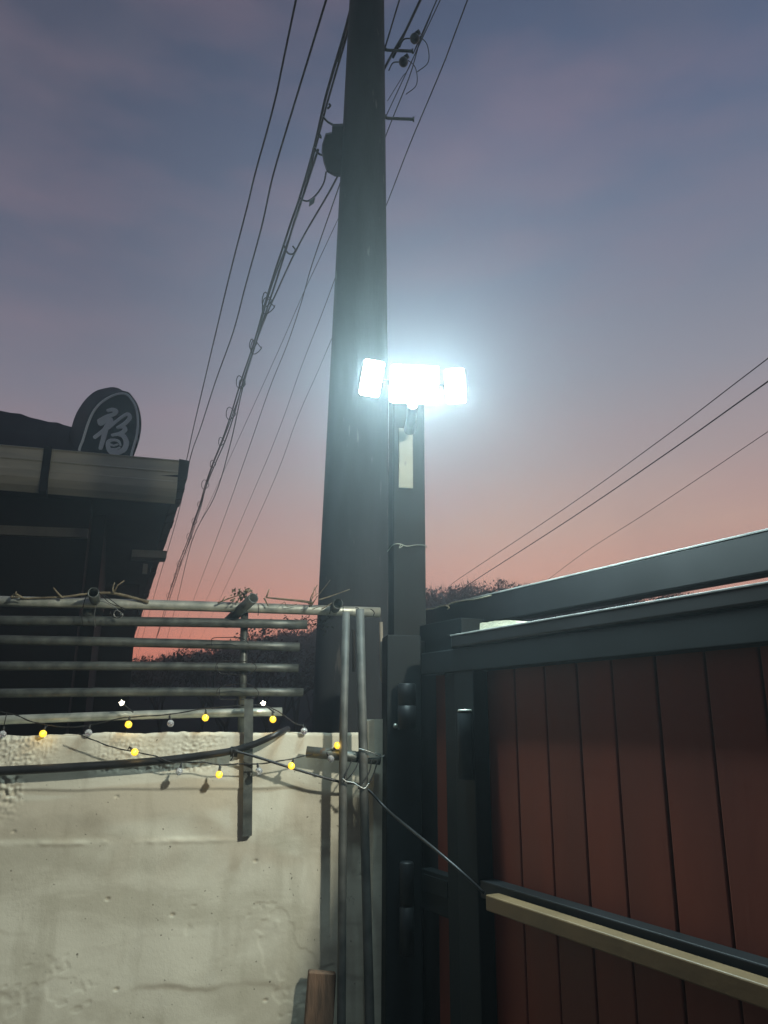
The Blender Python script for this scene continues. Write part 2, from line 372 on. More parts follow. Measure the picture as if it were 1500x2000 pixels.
# ------------------------------------------------------------------ plastered wall (real relief)
def build_wall():
    t = empty('plaster_wall', wp(-.6, 0, 0), 'rough white plastered wall at the lower left below the pipe rails', 'wall')
    s0, s1, zt = -1.75, -.045, 1.563
    def ztop(s):
        px = 750+(s*930/1.135 if False else s*665)
        base = 1.556+.012*max(0, min(1, (s+1.15)/.5))
        j = noise.noise(Vector((s*9, 0, 5)))*.005+noise.noise(Vector((s*45, 0, 1)))*.003
        return base+j*(1 if s < -.35 else .4)
    b1 = wsz(300, 1508)[1]; b2 = wsz(300, 1540)[1]; b3 = wsz(300, 1605)[1]; b4 = wsz(300, 1640)[1]; b5 = wsz(300, 1830)[1]; b6 = wsz(300, 1935)[1]
    def relief(s, z):
        v = Vector((s, 0, z))
        h = noise.noise(v*3.1)*.006+noise.noise(v*9+Vector((0, 4, 0)))*.0020+noise.noise(v*30)*.00018
        wob = noise.noise(Vector((s*6, 2, 0)))*.006
        def sst(a, b, x):
            q = max(0, min(1, (x-a)/(b-a))); return q*q*(3-2*q)
        rough = sst(-.38, -.6, s)*sst(b1-.005, b1+.01, z)
        h += rough*(.6+noise.noise(v*6))*(abs(noise.noise(v*80))*.008+noise.noise(v*190)*.004-.003)
        h += .005*sst(b2+wob-.006, b2+wob+.002, z)*sst(-.2, -.4, s)      # upper band stands proud
        z3 = b3+wob; z4 = b4+wob*.7
        h -= .005*sst(z4-.012, z4+.012, z)*(1-sst(z3-.03, z3+.03, z))*sst(-.42, -.6, s)*(.7+noise.noise(v*6))
        h += .0022*math.exp(-((z-z4+.004)/.006)**2)*max(0, .5+1.6*noise.noise(v*7)+noise.noise(v*40))*sst(-.38, -.5, s)
        # rough patch near the left edge
        pp = math.exp(-((s+1.085)/.03)**2-((z-1.40)/.06)**2); h += pp*noise.noise(v*90)*.010
        # irregular broken plaster line low on the wall, cracks
        for (zc, amp, w) in ((b5, .0016, .004), (b6, .0045, .006), (b6-.12, .004, .006)):
            zz = zc+noise.noise(Vector((s*4.3, zc, 9)))*.05+noise.noise(Vector((s*19, zc, 2)))*.012
            h += .45*amp*math.tanh((z-zz)/w)*max(0, noise.noise(Vector((s*5, zc*3, 4)))+.25)*1.3
        fl = noise.noise(v*5+Vector((9, 9, 9)))+.35*noise.noise(v*23)+.15*noise.noise(v*60)
        if z < b5+.08: h -= .0010*sst(.30, .345, fl)*(1+.3*noise.noise(v*60))
        # pock marks
        cell = noise.cell(Vector((math.floor(s*22)*3.1, math.floor(z*22)*1.7, 0)))
        if cell > .965:
            cs, cz = (math.floor(s*22)+.3+.4*cell)/22, (math.floor(z*22)+.5)/22
            q = ((s-cs)/.0045)**2+((z-cz)/.003)**2
            if q < 4: h -= .007*math.exp(-q)
        return h
    bm = bmesh.new(); ns, nz = 430, 300; zb = .55
    g = []
    for i in range(ns+1):
        s = s0+(s1-s0)*i/ns; zt_ = ztop(s)
        col = []
        for j in range(nz+1):
            z = zb+(zt_-zb)*j/nz
            r_ = relief(s, z)
            edge = max(0, (z-(zt_-.010))/.010)
            col.append(bm.verts.new(wp(s, r_-edge*edge*.006, z)))
        col.append(bm.verts.new(wp(s, -.16, zt_-.004))); col.append(bm.verts.new(wp(s, -.16, -.1)))
        g.append(col)
    for a, b in zip(g, g[1:]):
        for j in range(len(a)-1): bm.faces.new((a[j], b[j], b[j+1], a[j+1]))
    for i, col in ((0, g[0]), (ns, g[-1])):
        c0 = bm.verts.new(wp(s0+(s1-s0)*i/ns, .0, -.1)); bm.faces.new(col+[c0])
    # lower part
    for a, b in zip(g, g[1:]): pass
    link('face', bm, M_wall, t, True)
    link('lower_course', fbox(wp, s0, s1, -.155, .004, -.1, .56, .003), M_wall, t)
    # end pillar beside the gate post
    sA = wsz(722, 1420, .01)[0]; sB = wsz(752, 1420, .01)[0]; zc = wsz(740, 1405, .01)[1]
    bm = bmesh.new(); n2 = 60; colz = []
    for i in range(n2+1):
        z = -.1+(zc+.1)*i/n2
        q = noise.noise(Vector((z*7, 3, 1)))*.004
        colz.append([bm.verts.new(wp(sA-.006+q, .012, z-(.006 if i == n2 else 0))), bm.verts.new(wp(sA+.012+q, .026, z)), bm.verts.new(wp(sB+.012, .026+q*.3, z+(.002 if i == n2 else 0))),
                     bm.verts.new(wp(sB+.012, -.12, z)), bm.verts.new(wp(sA-.006, -.12, z))])
    for a, b in zip(colz, colz[1:]):
        for k in range(5): bm.faces.new((a[k], a[(k+1) % 5], b[(k+1) % 5], b[k]))
    bm.faces.new(colz[-1]); bm.faces.new(colz[0])
    link('pillar', bm, M_wall, t)
build_wall()

# ------------------------------------------------------------------ pipe rails
def wpt(px, py, off): return onw(px, py, off)
RO_ = -.05
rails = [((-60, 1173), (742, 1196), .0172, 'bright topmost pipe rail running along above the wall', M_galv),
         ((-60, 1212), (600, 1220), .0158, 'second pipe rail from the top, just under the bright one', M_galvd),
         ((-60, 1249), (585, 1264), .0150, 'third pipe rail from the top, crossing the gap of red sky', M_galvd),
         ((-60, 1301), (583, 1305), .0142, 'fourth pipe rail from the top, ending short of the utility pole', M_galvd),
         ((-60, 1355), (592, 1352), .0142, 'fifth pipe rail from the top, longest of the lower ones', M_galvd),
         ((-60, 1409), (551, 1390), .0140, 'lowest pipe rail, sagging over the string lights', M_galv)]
for i, (a, b, r, lab, M) in enumerate(rails):
    A, B = wpt(*a, RO_), wpt(*b, RO_)
    pts = [A.lerp(B, k/8)+Vector((0, 0, math.sin(k/8*math.pi)*.003)) for k in range(9)]
    o = tubeobj('pipe_rail', pts, r*.95, M, seg=20, hollow=.0022); tag(o, lab, 'pipe', 'horizontal pipe rails above the wall')
o = tubeobj('strut_pipe', [wpt(478, 1186, -.075), wpt(475, 1300, -.075), wpt(471, 1460, -.06)], .0125, M_galvd, seg=16)
tag(o, 'upright pipe strut behind the rails, tied to every rail', 'pipe')
# steel strip in front of wall (C channel)
def strip():
    A0, A1 = wpt(486, 1366, .018), wpt(483, 1633, .022)
    bm = bmesh.new(); w = .0135
    sec = [(-w, -.013), (-w, .003), (w, .003), (w, -.013), (w-.003, -.013), (w-.003, 0), (-w+.003, 0), (-w+.003, -.013)]
    r0 = [bm.verts.new(A0+WD*a+WN*b) for a, b in sec]; r1 = [bm.verts.new(A1+WD*a+WN*b+Vector((0, 0, a*.12))) for a, b in sec]
    for k in range(8): bm.faces.new((r0[k], r0[(k+1) % 8], r1[(k+1) % 8], r1[k]))
    bm.faces.new(r0); bm.faces.new(r1)
    o = link('steel_channel', bm, M_galvd); origin_to(o, A1)
    tag(o, 'short flat steel channel hanging from the rails down the front of the wall', 'bracket')
strip()
# cross pipes whose open ends face the yard
def cross_pipe(px, py, lab, dx, dz, L=.22, r=.0165):
    e = wpt(px, py, .05); d = (-WN+WD*dx+Vector((0, 0, dz))).normalized()
    o = tubeobj('cross_pipe', [e, e+d*L*.5, e+d*L], r, M_galvd, seg=22, hollow=.0025); tag(o, lab, 'pipe', 'short cross pipes lying on the top rail')
    return e, d
cp = [cross_pipe(182, 1157, 'leftmost cross pipe with open end, lying on the top rail', -.1, -.12),
      cross_pipe(495, 1168, 'cross pipe among dry leaves, its open end at the upright strut', -.45, -.30),
      cross_pipe(660, 1179, 'cross pipe with open end beside the foot of the utility pole', .0, -.02)]
# supports under cross pipe 1 (a short upright stub)
o = tubeobj('pipe_stub', [wpt(174, 1168, -.09), wpt(170, 1212, -.085)], .020, M_galvd, seg=16, hollow=.003)
tag(o, 'short upright stub of pipe under the leftmost cross pipe', 'pipe')
# two long upright pipes before the wall
up = [([(676, 1196), (671, 1420), (669, 1650), (666, 2130)], .075, .0138, 'left one of two tall upright pipes in front of the wall'),
      ([(703, 1190), (708, 1420), (713, 1650), (726, 2130)], .075, .0150, 'right one of two tall upright pipes, next to the white pillar')]
for pts, off, r, lab in up:
    P = [wpt(x, y, off) for x, y in pts]; P.append(Vector((P[-1].x, P[-1].y, .0)))
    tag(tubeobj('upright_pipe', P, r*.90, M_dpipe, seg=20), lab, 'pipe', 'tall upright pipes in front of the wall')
A = wpt(598, 1468, .045); B = wpt(743, 1483, .055)
tag(tubeobj('tie_pipe', [A, A.lerp(B, .5), B], .0165, M_galvd, seg=20, hollow=.0025), 'short horizontal pipe tied across the two upright pipes', 'pipe')
tag(tubeobj('hanging_stick', [wpt(744, 1215, -.02), wpt(746, 1325, -.02), wpt(748, 1338, -.02)], [.0062, .006, .001], M_beam, seg=8), 'thin pale stick hanging point down beside the gate post', 'stick')
tag(tubeobj('hanging_stick', [wpt(691, 1230, -.05), wpt(691, 1312, -.05)], [.005, .005], M_twigd, seg=8), 'dim thin stick hanging between the two upright pipes', 'stick')

# binding wires
def wire_tie(pts, lab, off=.0, r=.0013, M=None, n=6):
    P = [wpt(x, y, off+(o[0] if o else 0)) for x, y, *o in pts]
    tag(tubeobj('binding_wire', P, r, M or M_twigd, seg=6, n=n), lab, 'wire', 'binding wires on the pipes')
wire_tie([(163, 1225, -.02), (160, 1200, .0), (168, 1165, -.01), (182, 1150, .05), (196, 1160, .03), (215, 1178, .0), (240, 1187, -.01), (243, 1192, .0), (225, 1178, .02), (200, 1160, .05)], 'looped wire holding the leftmost cross pipe to the top rail')
wire_tie([(186, 1225, -.03), (184, 1200, -.01), (195, 1175, .0), (222, 1185), (236, 1200), (230, 1207), (222, 1200), (228, 1192), (240, 1200), (236, 1208)], 'curled loose wire end under the top rail near the dark eave', .0, .0013, M_wire)
wire_tie([(214, 1195), (218, 1203), (230, 1207), (238, 1201), (233, 1196), (228, 1203)], 'small twisted knot of wire under the top rail', .005)
wire_tie([(420, 1312), (425, 1295), (450, 1291), (478, 1292), (497, 1297), (499, 1308), (480, 1318), (450, 1317), (428, 1314), (424, 1300)], 'wire looped round the fourth rail and the strut', .0)
wire_tie([(424, 1364), (426, 1345), (450, 1338), (480, 1336), (500, 1345), (504, 1358), (480, 1366), (450, 1366), (430, 1364), (428, 1346)], 'wire looped round the fifth rail and the strut', .0)
wire_tie([(414, 1262), (415, 1247), (440, 1245), (470, 1246), (486, 1256)], 'wire looped over the third rail at the strut', .0)
wire_tie([(644, 1199, -.01), (648, 1180, .02), (656, 1170, .05), (666, 1172, .05), (670, 1185, .02), (670, 1200, -.01)], 'wire hoop over the cross pipe beside the utility pole')
wire_tie([(694, 1187, -.02), (700, 1188, .0), (702, 1196, .01), (701, 1204, .0)], 'small wire band round the right end of the top rail, left one of two', r=.0014)
wire_tie([(724, 1190, -.02), (728, 1192, .0), (731, 1197, .01), (729, 1203, .0)], 'small wire band round the right end of the top rail, right one of two', r=.0014)
wire_tie([(504, 1180, .01), (505, 1190, .03), (504, 1202, -.01)], 'short dark wire tail below the open pipe at the strut')
wire_tie([(700, 1462, .09), (715, 1466, .095), (732, 1473, .09), (744, 1478, .075), (752, 1475, .07)], 'pale wire drawn along the short tied pipe', .0, .0018, M_wire)
wire_tie([(671, 1527, .095), (680, 1520, .095), (692, 1505, .09), (700, 1485, .07), (690, 1482, .06), (676, 1510, .095), (671, 1525, .098)], 'wire loop slung from the tied pipe to the left upright', .0, .0020)
wire_tie([(726, 1483, .07), (722, 1505, .08), (712, 1525, .1), (700, 1540, .105), (716, 1536, .1), (730, 1510, .08), (737, 1487, .07)], 'wire loop slung under the tied pipe round the right upright', .0, .0020)
wire_tie([(669, 1520, .098), (676, 1526, .1), (690, 1529, .1), (702, 1536, .105), (712, 1540, .105), (720, 1530, .1)], 'bright twisted wire linking both upright pipes', .0, .0022, M_wire)

# branches and dry leaves lying on the top rail
def branch(pts, lab, r=.005, off=-.02, subs=()):
    t = empty('dry_branch', wpt(*pts[0][:2], off), lab, 'branch', 'dry branches on the top rail')
    bm = bmesh.new(); P = spline([wpt(x, y, off) for x, y in pts], 5)
    rs = [r*(1-.5*i/len(P))*(1+.2*noise.noise(Vector((i*1.3, 0, r*900)))) for i in range(len(P))]
    tube(bm, P, rs, 7)
    for sp in subs:
        Q = [wpt(x, y, off+.01) for x, y in sp]; tube(bm, Q, [r*.7]+[r*.45]*(len(Q)-2)+[r*.35], 6)
    link('stem', bm, M_twig, t, True); return t
branch([(290, 1176), (250, 1165), (215, 1158), (170, 1160), (120, 1166), (40, 1169)], 'long pale branch lying along the top rail below the sign', .0055, -.03,
       [[(222, 1157), (230, 1143), (243, 1134)], [(222, 1157), (220, 1150), (224, 1137)]])
branch([(122, 1168), (114, 1160), (104, 1148)], 'short forked twig stub left of the first open pipe', .004)
branch([(22, 1168), (30, 1161), (44, 1167)], 'small knot of dry twigs on the top rail at the left edge', .005, -.02, [[(30, 1161), (32, 1155)], [(22, 1168), (36, 1166), (48, 1168)]])
branch([(425, 1178), (450, 1168), (475, 1160)], 'thin twig rising to the dry leaves at the strut', .0028, -.02, [[(434, 1174), (440, 1164)], [(450, 1180), (460, 1168)]])
branch([(612, 1178), (590, 1174), (550, 1170), (520, 1167)], 'brown branch from the strut to the utility pole', .0048, -.03, [[(520, 1167), (526, 1150)], [(516, 1168), (524, 1184)]])
branch([(580, 1180), (560, 1184), (556, 1176), (545, 1184)], 'thin curling tendril hanging over the top rail', .0012)
branch([(604, 1185), (608, 1165), (620, 1142)], 'bundle of bare twigs by the left edge of the utility pole', .0022, -.01,
       [[(606, 1182), (612, 1160), (614, 1146)], [(608, 1184), (618, 1168), (616, 1150)], [(604, 1186), (620, 1165), (645, 1133)], [(602, 1180), (612, 1166), (621, 1158)], [(610, 1190), (625, 1184), (640, 1186)]])
branch([(622, 1172), (650, 1163), (683, 1151)], 'pale straight twig crossing in front of the utility pole foot', .0026, .0)
branch([(628, 1190), (645, 1180), (655, 1172)], 'thin twig leaning on the cross pipe by the pole', .0022, .0)
tl = empty('dry_leaf_cluster', wpt(475, 1160, -.03), 'clump of curled dry leaves caught on the pipe strut', 'leaves')
bm = bmesh.new(); rnd = random.Random(4)
for k in range(46):
    px = rnd.gauss(476, 11); py = rnd.gauss(1162, 7); c = wpt(px, py, rnd.uniform(-.06, .0)); s = rnd.uniform(.007, .014)
    n = Vector((rnd.gauss(0, 1), rnd.gauss(0, 1), rnd.gauss(0, 1))).normalized(); a = n.orthogonal().normalized()*s; b = n.cross(a)*.6
    v = [bm.verts.new(c+a), bm.verts.new(c+b+n*s*.4), bm.verts.new(c-a*.9), bm.verts.new(c-b+n*s*.5)]; bm.faces.new(v)
link('leaves', bm, M_leaf, tl)
# vine mass hanging from rails at right end of the second rail
bm = bmesh.new()
for k in range(70):
    px = rnd.uniform(545, 640); py = 1205+rnd.random()*28; p = wpt(px, py, -.08); q = wpt(px+rnd.gauss(0, 14), py+rnd.gauss(0, 10), -.09)
    twig(bm, p, q, .0016)
    if rnd.random() < .5: leafquad(bm, q, rnd.uniform(.003, .008))
tag(link('dried_vine', bm, M_twigd), 'thin tangle of dried vine at the right end of the second rail', 'vine')

# ------------------------------------------------------------------ black hose and cable
pts = [(-90, 1512), (0, 1506), (150, 1498), (300, 1487), (400, 1475), (455, 1466), (500, 1452), (540, 1434)]
offs = [.04]*5+[.042, .046, .04]
P = [wpt(x, y, o) for (x, y), o in zip(pts, offs)]; P.append(wpt(562, 1424, -.03))
Q = spline(P, 6); rs = [.0135*(1-.32*min(1, i/len(Q)*1.15)) for i in range(len(Q))]
tag(tubeobj('black_hose', Q, rs, M_black, seg=16), 'thick black hose sagging along the top of the white wall', 'hose')
bm = bmesh.new(); c = wpt(457, 1468, .045)
for k in range(5):
    a = (c+WD*(k-2)*.0042); tube(bm, [a+Vector((0, 0, .0135))+WN*.0, a+WN*.014, a-Vector((0, 0, .0135)), a-WN*.011, a+Vector((0, 0, .0138))], .0022, 6)
tube(bm, spline([c+WN*.012, wpt(455, 1478, .06), wpt(450, 1486, .062)], 4), .0022, 6)
tag(link('hose_tie', bm, M_rub, smooth=True), 'black tape and tie wound round the hose where the cable branches off', 'tie')
cpts = [wpt(455, 1466, .058), wpt(500, 1478, .06), wpt(560, 1497, .065), (wpt(620, 1515, .065)), wpt(665, 1527, .055), wpt(700, 1532, .055), wpt(722, 1545, .08), wpt(760, 1585, .125)]
cpts += [ong(845, 1655, .13), ong(900, 1702, .11), ong(946, 1745, .07)]
tag(tubeobj('black_cable', cpts, [.0046]*49+[.0030]*12 if False else .0040, M_black, seg=10, n=6), 'black cable slanting down from the hose across the gate post to the beige bar', 'cable')

# ------------------------------------------------------------------ string lights
def socket_and_bulb(root, p, hang, lit, r=.0105):
    """p = bulb centre, hang = direction from socket to bulb"""
    hang = hang.normalized()
    bm = bmesh.new(); a = p-hang*(r+.013); tube(bm, [a, p-hang*(r+.004), p-hang*(r-.002)], [.0024, .0038, .0034], 8)
    sck = link('socket', bm, M_rub, root, True)
    bm = bmesh.new(); ball(bm, p, r, seg=16)
    for v in bm.verts:
        d = (v.co-p); v.co = p+d*(1+.05*math.sin(d.x*900)*math.sin(d.z*900))
    b = link('bulb', bm, M_on if lit else M_clear, root, True)
    if lit:
        gl = bpy.data.lights.new('amber_glow', 'POINT'); gl.energy = .05; gl.color = (1, .62, .16); gl.shadow_soft_size = r
        go = bpy.data.objects.new('amber_glow', gl); COL.objects.link(go); go.location = p+WN*(r+.003)
        go.parent = root; go.matrix_parent_inverse = root.matrix_world.inverted()
    if not lit:
        bm = bmesh.new(); ball(bm, p, .0022, seg=8); link('diode', bm, M_label, b, True)
    return a
def strand(label, path, bulbs, off, r=.0016):
    root = empty('string_light', wpt(*path[0][:2], off), label, 'string lights', 'string light strands')
    P = spline([wpt(x, y, off+(o[0] if o else 0)) for x, y, *o in path], 6)
    bm = bmesh.new(); tube(bm, P, r, 6)
    tube(bm, [p+Vector((math.cos(i*1.1), 0, math.sin(i*1.1)))*.0014 for i, p in enumerate(P)], r*.8, 5)
    for bx, by, lit, hx, hy in bulbs:
        p = wpt(bx, by, off+.006); h = wpt(bx, by, off+.006)-wpt(bx+hx, by+hy, off+.002)
        a = socket_and_bulb(root, p, h, lit)
        q = min(P, key=lambda v: (v-a).length)
        tube(bm, [q, q.lerp(a, .5)+Vector((0, 0, -.001)), a], r*.9, 5)
    link('cord', bm, M_rub, root, True)
    return root
strand('upper string of amber and clear globe bulbs hung behind the wall top', [(-20, 1386), (29, 1396), (72, 1412), (150, 1420), (235, 1403), (280, 1399), (333, 1395), (400, 1384), (470, 1378), (495, 1376), (530, 1383), (553, 1396), (575, 1412), (600, 1420)],
       [(5, 1434, 0, 3, -18), (84, 1433, 1, 5, -14), (173, 1431, 0, 2, -14), (251, 1415, 1, 2, -14), (333, 1413, 0, -2, -14), (401, 1402, 1, 1, -14), (533, 1405, 1, -1, -14), (594, 1428, 0, -2, -10)], .01)
strand('lower string of amber and clear bulbs looping under the black hose', [(150, 1432), (187, 1447), (219, 1459), (256, 1467), (304, 1477), (330, 1488), (355, 1489), (400, 1489), (428, 1494), (470, 1492), (505, 1492), (560, 1484), (600, 1475), (640, 1466), (660, 1458), (678, 1445)],
       [(263, 1469, 1, -6, -6), (350, 1507, 0, 4, -14), (428, 1513, 1, 1, -16), (506, 1506, 0, -3, -12), (569, 1496, 1, 4, -13), (659, 1456, 1, -8, 8), (646, 1482, 0, -8, -12)], .06)
# two white star LEDs
for (x, y, lab) in ((238, 1373, 'white glowing LED tip under the fifth rail below the eave'), (514, 1374, 'white glowing LED tip just right of the steel channel')):
    t = empty('led_tip', wpt(x, y, 0), lab, 'led light', 'white LED tips')
    bm = bmesh.new(); p = wpt(x, y, 0); ball(bm, p, .0062, seg=10)
    for k in range(5):
        a = k*1.256+.5; tube(bm, [p, p+(WD*math.cos(a)+Vector((0, 0, math.sin(a))))*.009], [.0025, .0006], 5)
    link('diode', bm, M_warm, t, True)
    bm = bmesh.new(); tube(bm, spline([wpt(x+3, y+3, 0), wpt(x+12, y+10, 0), wpt(x+22, y+18, .005)], 4), .0022, 6); link('lead', bm, M_rub, t, True)

# leaning plank
def plank():
    c = [wpt(603, 1897, .06), wpt(657, 1902, .06)]
    a, b = c; n = WN; D = Vector((-.055, -.14, -1.1))
    bm = bmesh.new(); rows = []
    for i in range(12):
        t = i/11; d = D*t; w = noise.noise(Vector((t*6, 0, 0)))*.003
        rows.append([bm.verts.new(a+d+WD*w+Vector((0, 0, -.002 if i == 0 else 0))), bm.verts.new(b+d+WD*w), bm.verts.new(b+d-n*.025), bm.verts.new(a+d-n*.025)])
    for r0, r1 in zip(rows, rows[1:]):
        for k in range(4): bm.faces.new((r0[k], r0[(k+1) % 4], r1[(k+1) % 4], r1[k]))
    bm.faces.new(rows[0]); bm.faces.new(rows[-1]); bevel(bm, .003, 1)
    o = link('wooden_plank', bm, M_wood); origin_to(o, a+D)
    tag(o, 'weathered brown plank leaning upright against the wall at the bottom', 'plank')
plank()

# ------------------------------------------------------------------ utility pole
PY = 3.45
def pole():
    base = aty(692, 1150, PY); top = aty(716.5, 0, PY)
    ax = (top-base).normalized()
    def rad(z): return .162-(z-base.z)/55
    b0 = base-ax*((base.z+.1)/ax.z); t0 = base+ax*((9.6-base.z)/ax.z)
    t = empty('utility_pole', Vector((b0.x, b0.y, 0)), 'tall dark concrete utility pole rising behind the floodlight', 'utility pole')
    bm = bmesh.new(); n = 30; P = [b0.lerp(t0, i/n) for i in range(n+1)]
    tube(bm, P, [rad(p.z) for p in P], 40); link('shaft', bm, M_conc, t, True)
    def axis_at(z): return base+ax*((z-base.z)/ax.z)
    def bolt(px, py, px2):
        p = aty(px, py, PY+.02); a = axis_at(p.z); e = aty(px2, py+2, PY+.02)
        bm = bmesh.new(); tube(bm, [a+Vector((rad(p.z)*.9, 0, 0)), Vector((a.x+rad(p.z)+.012, p.y, p.z)), e-Vector((.008, 0, 0))], [.0135, .0085, .0085], 10)
        tube(bm, [e-Vector((.008, 0, 0)), e], [.014, .015], 10)
        link('step_bolt', bm, M_galvd, t, True)
    bolt(775, 98, 807); bolt(775, 231, 809)
    return axis_at, rad
axis_at, rad = pole()
def splice_box():
    # dark closure strapped to the left side of the pole
    out_ = [(676, 241), (649, 242), (648, 258), (636, 260), (629, 282), (628, 296), (632, 318), (638, 336), (654, 345), (676, 346)]
    bm = bmesh.new(); lay = []
    for dy, sc in ((-.035, .9), (-.02, 1), (.04, 1), (.055, .9)):
        c = aty(650, 293, PY+dy)
        lay.append([bm.verts.new(c+(aty(x, y, PY+dy)-c)*sc) for x, y in out_])
    for a, b in zip(lay, lay[1:]):
        for k in range(len(out_)): bm.faces.new((a[k], a[(k+1) % len(out_)], b[(k+1) % len(out_)], b[k]))
    bm.faces.new(lay[0]); bm.faces.new(lay[-1])
    p = aty(650, 293, PY)
    t = empty('splice_closure', p, 'dark lumpy cable closure box on the left side of the pole', 'junction box')
    link('box', bm, M_black, t)
    for pts in ([(650, 244), (640, 238), (631, 228)], [(634, 304), (622, 300), (613, 288)], [(640, 212), (645, 207), (643, 203)], [(622, 264), (627, 269), (624, 262)]):
        bm = bmesh.new(); tube(bm, spline([aty(x, y, PY+.03) for x, y in pts], 4), .006, 7); link('cable_arm', bm, M_black, t, True)
splice_box()

# ------------------------------------------------------------------ overhead wires
def owire(pts, H, r, lab, extend=True, name='overhead_wire', cat='wire'):
    P = [atz(x, y, H) for x, y in pts]
    # fairing: pull towards a smooth line
    for _ in range(2):
        for i in range(1, len(P)-1):
            P[i] = P[i]*.8+(P[i-1]+P[i+1])*.1 if abs((P[i+1]-P[i]).length-(P[i]-P[i-1]).length) < 1e3 and i > 0 and False else P[i]
    if extend: P.insert(0, P[0]+(P[0]-P[1]).normalized()*6)
    Q = spline(P, 5); bm = bmesh.new(); tube(bm, Q, r*.78, 6)
    o = link(name, bm, M_wirebk, smooth=True); origin_to(o, P[0]); tag(o, lab, cat, 'overhead wires beside the pole'); return Q
owire([(578, 0), (536, 200), (498, 340), (482, 407), (455, 511), (430, 614), (397, 754), (376, 844), (362, 908), (334, 1020), (300, 1130), (262, 1262)], 6.8, .011, 'leftmost overhead wire, meeting the corner of the cream eave')
owire([(637, 0), (582, 180), (534, 340), (511, 443), (480, 556), (455, 650), (421, 745), (392, 835), (372, 893), (354, 979), (336, 1046), (305, 1150), (270, 1275)], 6.6, .011, 'second overhead wire from the left, passing just right of the eave')
H3 = 6.2
b3 = [(690, 0), (673, 64), (637, 187), (613, 290), (585, 387), (570, 430), (554, 479), (536, 533), (518, 592), (495, 673), (470, 747), (451, 810), (433, 862), (415, 907), (401, 947), (390, 986), (379, 1017), (369, 1049), (358, 1078), (349, 1100), (341, 1126), (329, 1163), (318, 1203), (300, 1262)]
tb = empty('cable_bundle', atz(554, 479, H3), 'thick bundle of cables with coiled loops running along it', 'cable bundle', 'overhead wires beside the pole')
P = [atz(x, y, H3) for x, y in b3]; P.insert(0, P[0]+(P[0]-P[1]).normalized()*6)
Q = spline(P, 5); bm = bmesh.new(); tube(bm, Q, .011, 6); link('messenger_cable', bm, M_wirebk, tb, True)
for dx, dy, z_, nm in ((5, 3, H3-.03, 'service_cable'), (9, 2, H3-.05, 'service_cable')):
    sub = b3[3:] if dx == 9 else b3
    P2 = [atz(x+dx*(1-y/1500)+2*math.sin(y*.021+dx), y+dy, z_) for x, y in sub]
    bm = bmesh.new(); tube(bm, spline(P2, 5), .008 if dx == 5 else .010, 6); link(nm, bm, M_wirebk, tb, True)
def loop(c, tangent, rad_, r, flat=.8):
    tz = tangent.normalized(); s = Vector((0, 0, 1)); a = (Vector((1, .2, 0))-tz*tz.dot(Vector((1, .2, 0)))).normalized(); b = s
    bm = bmesh.new(); pts = [c+a*math.cos(t*.5236)*rad_*flat+b*math.sin(t*.5236)*rad_*1.0+tz*.06*math.sin(t) for t in range(13)]
    tube(bm, pts, r, 5); link('cable_loop', bm, M_wirebk, tb, True)
for i, (x, y) in enumerate([(522, 585), (524, 597), (494, 672), (500, 678), (470, 745), (473, 750), (451, 807), (433, 862), (416, 906), (401, 946), (390, 985), (380, 1018), (370, 1048), (360, 1078), (350, 1101), (343, 1124), (336, 1143), (329, 1163)]):
    c = atz(x, y, H3-.02); tan = atz(x-8, y+24, H3)-atz(x, y, H3)
    loop(c, tan, .072+.02*math.sin(i*2.3), .0065)
bm = bmesh.new(); c0 = [(585, 385), (592, 391), (603, 392), (618, 380), (632, 358), (637, 336)]
tube(bm, spline([atz(x, y, H3-.02) for x, y in c0], 5), .008, 6); link('slack_loop', bm, M_wirebk, tb, True)
bm = bmesh.new(); a = [atz(x, y, H3-.05) for x, y in ((605, 391), (616, 383), (614, 396), (604, 403))]
vs = [bm.verts.new(p) for p in a]+[bm.verts.new(p-Vector((0, .02, .02))) for p in a]
bm.faces.new(vs[:4]); bm.faces.new(vs[4:])
for k in range(4): bm.faces.new((vs[k], vs[(k+1) % 4], vs[4+(k+1) % 4], vs[4+k]))
link('marker_tag', bm, M_label, tb)
bm = bmesh.new(); tube(bm, spline([atz(x, y, H3-.03) for x, y in [(554, 478), (562, 494), (572, 496), (577, 488), (572, 481)]], 6), .009, 6); link('open_coil', bm, M_wirebk, tb, True)
owire([(821, 0), (792, 61), (758, 120), (700, 240), (658, 347), (588, 470), (545, 560), (505, 655), (475, 754), (449, 871), (419, 970), (374, 1060), (345, 1177), (322, 1262)], 6.5, .012, 'thick overhead wire crossing behind the pole and joining the cable bundle')
owire([(780, 0), (762, 60), (715, 210), (658, 376), (610, 515), (588, 592), (561, 673), (525, 763), (480, 893), (430, 1033), (376, 1177), (345, 1262)], 6.9, .008, 'overhead wire emerging under the closure box, fifth from the left')
owire([(655, 439), (592, 574), (545, 682), (480, 826), (421, 956), (363, 1082), (320, 1190)], 6.7, .005, 'faint thin overhead wire crossing between the bundle and its neighbours', extend=True)
owire([(853, 0), (824, 67), (800, 149), (757, 256), (700, 410), (642, 578), (588, 718), (543, 844), (489, 974), (401, 1177), (362, 1262)], 7.2, .0065, 'overhead wire passing the insulators and behind the pole to the lower left')
owire([(913, 0), (867, 123), (800, 283), (756, 397), (690, 560), (624, 718), (579, 821), (520, 974), (426, 1177), (385, 1262)], 7.4, .0075, 'rightmost wire at the top edge, crossing behind the pole at the left')
owire([(842, 28), (800, 130), (786, 150), (757, 197)], 6.9, .004, 'very thin wire carrying the two small insulators', extend=False)
